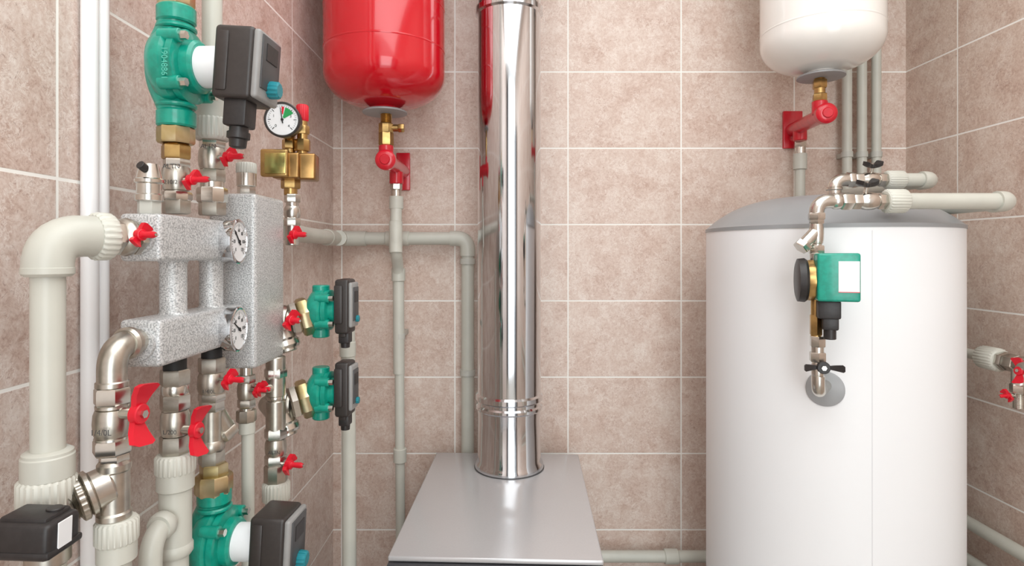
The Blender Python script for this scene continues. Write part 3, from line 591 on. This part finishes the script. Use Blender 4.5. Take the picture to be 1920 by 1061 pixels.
T=thing('y_strainer','nickel strainer with angled cap above the lower green pump','strainer',P(397,870,d3))
col(T,397,d3,[('hex',750,770,48,NICKEL,'hex_nut'),('cyl',768,830,44,NICKEL2,'strainer_body'),('ring',824,846,52,NICKEL2,'collar'),('hex',842,870,50,NICKEL2,'hex_nut')])
a=P(398,772,d3+.004); b=P(421,812,d3+.016); item(T,a,b,'cyl',.0145,NICKEL2,'strainer_branch'); ba=(b-a).normalized(); item(T,b-ba*.008,b+ba*.004,'hex',.0175,NICKEL2,'strainer_cap'); item(T,b+ba*.003,b+ba*.008,'cyl',.010,NICKEL2,'cap_plug')
T=thing('pump_union','yellow zinc-plated union nut on top of lower green pump','pipe fitting',P(400,922,d3),'pump unions')
col(T,401,d3,[('hex',868,892,54,ZINC,'hex_nut'),('oct',888,924,72,ZINC,'union_nut')])
T=thing('circulation_pump','green cast circulation pump with black control head and white collar','pump',P(400,1100,d3),'circulation pumps')
pump(T,P(402,1014,d3),.133,(1,-.04,0),(0,0,1),tilt=3,hz=.03)
pp=P(402,1120,d3); MB().cyl(pp,(pp.x,pp.y,0),.0135).done(T,'outlet_pipe',BEIGE)
d4=dX(462,-.36)
T=thing('ball_valve','small nickel valve with red handle above thin beige pipe','valve',P(462,795,d4),'red-handled ball valves')
col(T,462,d4,[('hex',702,718,34,NICKEL,'hex_nut'),('ball',712,752,36,NICKEL2,'valve_body'),('hex',748,764,34,NICKEL,'hex_nut'),('oct',768,790,38,NICKEL2,'union_nut'),('cyl',760,772,26,NICKEL,'nipple'),('cyl',676,704,24,NICKEL,'inlet_pipe')])
handle(T,V((-.35,d4-.008,P(462,728,d4).z)),(1,-.2,0),(0,.6,.5),.020,RED,.008,.012)
T=thing('water_pipe','thin beige plastic pipe below a small nickel valve','pipe',P(464,950,d4)); T.location.z=0
col(T,463,d4,[('cyl',790,812,32,BEIGE,'coupling')]); pp=P(465,800,d4); MB().cyl(pp,(pp.x,pp.y,0),rad(465,25,d4)).done(T,'pipe_run',BEIGE)
d5=.855; 
T=thing('ball_valve','nickel valve stack with red handle under the separator','valve',P(517,900,d5),'red-handled ball valves')
col(T,517,d5,[('cyl',668,742,38,NICKEL2,'sleeve'),('hex',690,708,42,NICKEL,'hex_nut'),('ring',738,752,34,NICKEL,'collar'),('cyl',750,806,38,NICKEL2,'tee_body'),('hex',802,822,42,NICKEL,'hex_nut'),('ball',818,858,42,NICKEL2,'valve_body'),('hex',852,872,42,NICKEL,'hex_nut'),('oct',870,904,44,NICKEL2,'union_nut')])
text(T,'ALTN',P(517,842,d5)-V((-.004,.0165,0)),(1,0,0),(0,0,1),.007,DGREY,'cast_lettering',.0001)
handle(T,V((P(517,0,d5).x+.012,d5-.006,P(517,867,d5).z)),(1,-.2,0),(0,.6,.5),.028,RED,.008,.019)
T=thing('water_pipe','beige plastic pipe with ribbed adapter under the nickel valve stack','pipe',P(517,940,d5)); T.location.z=0
col(T,518,d5,[('rib',903,938,54,BEIGE2,'ribbed_adapter')]); pp=P(518,935,d5); MB().cyl(pp,(pp.x,pp.y,0),rad(518,42,d5)).done(T,'pipe_run',BEIGE)
T=thing('ball_valve','tiny nickel drain valve with red handle by the separator foot','valve',P(492,728,.82),'red-handled ball valves')
item(T,P(468,728,.82),P(515,728,.85),'cyl',.007,NICKEL,'valve_body'); handle(T,P(484,728,.815),(1,-.3,0),(0,.6,.5),.021,RED,.003,.013)
# small pumps
for k,(yc,lbl) in enumerate(((585,'above another'),(738,'below another'))):
    ds=.905
    T=thing('circulation_pump','small green circulation pump with slim black head, %s'%lbl,'pump',P(600,yc+40,ds),'circulation pumps')
    o=P(602,yc-2,ds); pump(T,o+V((0,0,.002)),.122,(1,-.05,0),(0,0,1),tilt=0,thin=True,ports=False)
    mb=MB(); mb.cyl(o+V((-.006,0,-.006)),o+V((-.028,-.002,-.010)),.021); mb.cyl(o+V((.0,.0,.02)),o+V((.0,.0,.040)),.013); mb.cyl(o+V((.0,.0,-.02)),o+V((.0,.0,-.040)),.013); mb.done(T,'inlet_port',GREEN)
    T=thing('y_strainer','nickel angled strainer with zinc union feeding a small pump','strainer',o+V((-.06,0,-.04)),'small pump strainers')
    a=o+V((-.016,-.003,-.006)); b=a+V((-.014,-.007,-.004)); item(T,a,b,'oct',.029,ZINC,'union_nut')
    c=b+V((-.012,-.006,-.003)); item(T,b,c,'hex',.025,NICKEL,'hex_nut'); e=c+V((-.034,.0,.000)); item(T,c+V((.004,0,0)),e,'ball',.024,NICKEL2,'strainer_body')
    item(T,c+V((-.016,-.002,-.004)),c+V((-.004,-.006,-.034)),'cyl',.0175,NICKEL2,'strainer_branch'); item(T,c+V((-.006,-.0055,-.028)),c+V((-.001,-.007,-.042)),'ring',.0205,NICKEL,'strainer_cap'); item(T,c+V((-.001,-.007,-.040)),c+V((.001,-.0075,-.046)),'cyl',.013,NICKEL2,'cap_plug')
    if k==0: 
        T2=thing('ball_valve','nickel valve with red handle between separator and small pump','valve',e,'red-handled ball valves'); item(T2,e,e+V((-.035,.0,.0)),'valve',.017,NICKEL2,'valve_body'); handle(T2,P(541,600,.865),(1,-.5,0),(0,.6,.6),.030,RED,.002,.014)
    else:
        T2=thing('pipe_elbow','nickel branch pipe linking valve stack to small pump','pipe fitting',e); item(T2,e,P(517,775,d5),'cyl',.014,NICKEL2,'branch_pipe')
# ------------------------------------------------------------ lights/world/camera
w=bpy.data.worlds.new('world'); bpy.context.scene.world=w; w.use_nodes=True
nt=w.node_tree; bg=nt.nodes['Background']
bg.inputs['Color'].default_value=(.94,.985,1,1); bg.inputs['Strength'].default_value=1.95
def area(n,loc,tgt,sx_,sy_,e,c=(1,1,1)):
    l=bpy.data.lights.new(n,'AREA'); l.shape='RECTANGLE'; l.size=sx_; l.size_y=sy_; l.energy=e; l.color=c
    o=bpy.data.objects.new(n,l); bpy.context.scene.collection.objects.link(o); o.location=loc; o.rotation_euler=(V(tgt)-V(loc)).to_track_quat('-Z','Y').to_euler(); return o
area('front_fill_light',(.40,-1.35,1.5),(.2,1.5,1.1),.9,1.8,14,(.95,.99,1))  # added soft fill from behind the camera; no window stands there
area('overhead_fill_light',(.25,.30,2.44),(.28,.5,0),1.2,1.7,19,(.96,.995,1))  # added overhead fill panel, not a known ceiling fitting
cam=bpy.data.cameras.new('camera'); co=bpy.data.objects.new('camera',cam); bpy.context.scene.collection.objects.link(co)
co.location=(0,0,H); co.rotation_euler=(math.pi/2,0,0); cam.sensor_width=36; cam.lens=F/1920*36; cam.shift_x=(960-CX)/1920; cam.shift_y=-(530.5-CY)/1920; cam.clip_start=.01
bpy.context.scene.camera=co
sc=bpy.context.scene; sc.view_settings.view_transform='Standard'; sc.view_settings.exposure=0
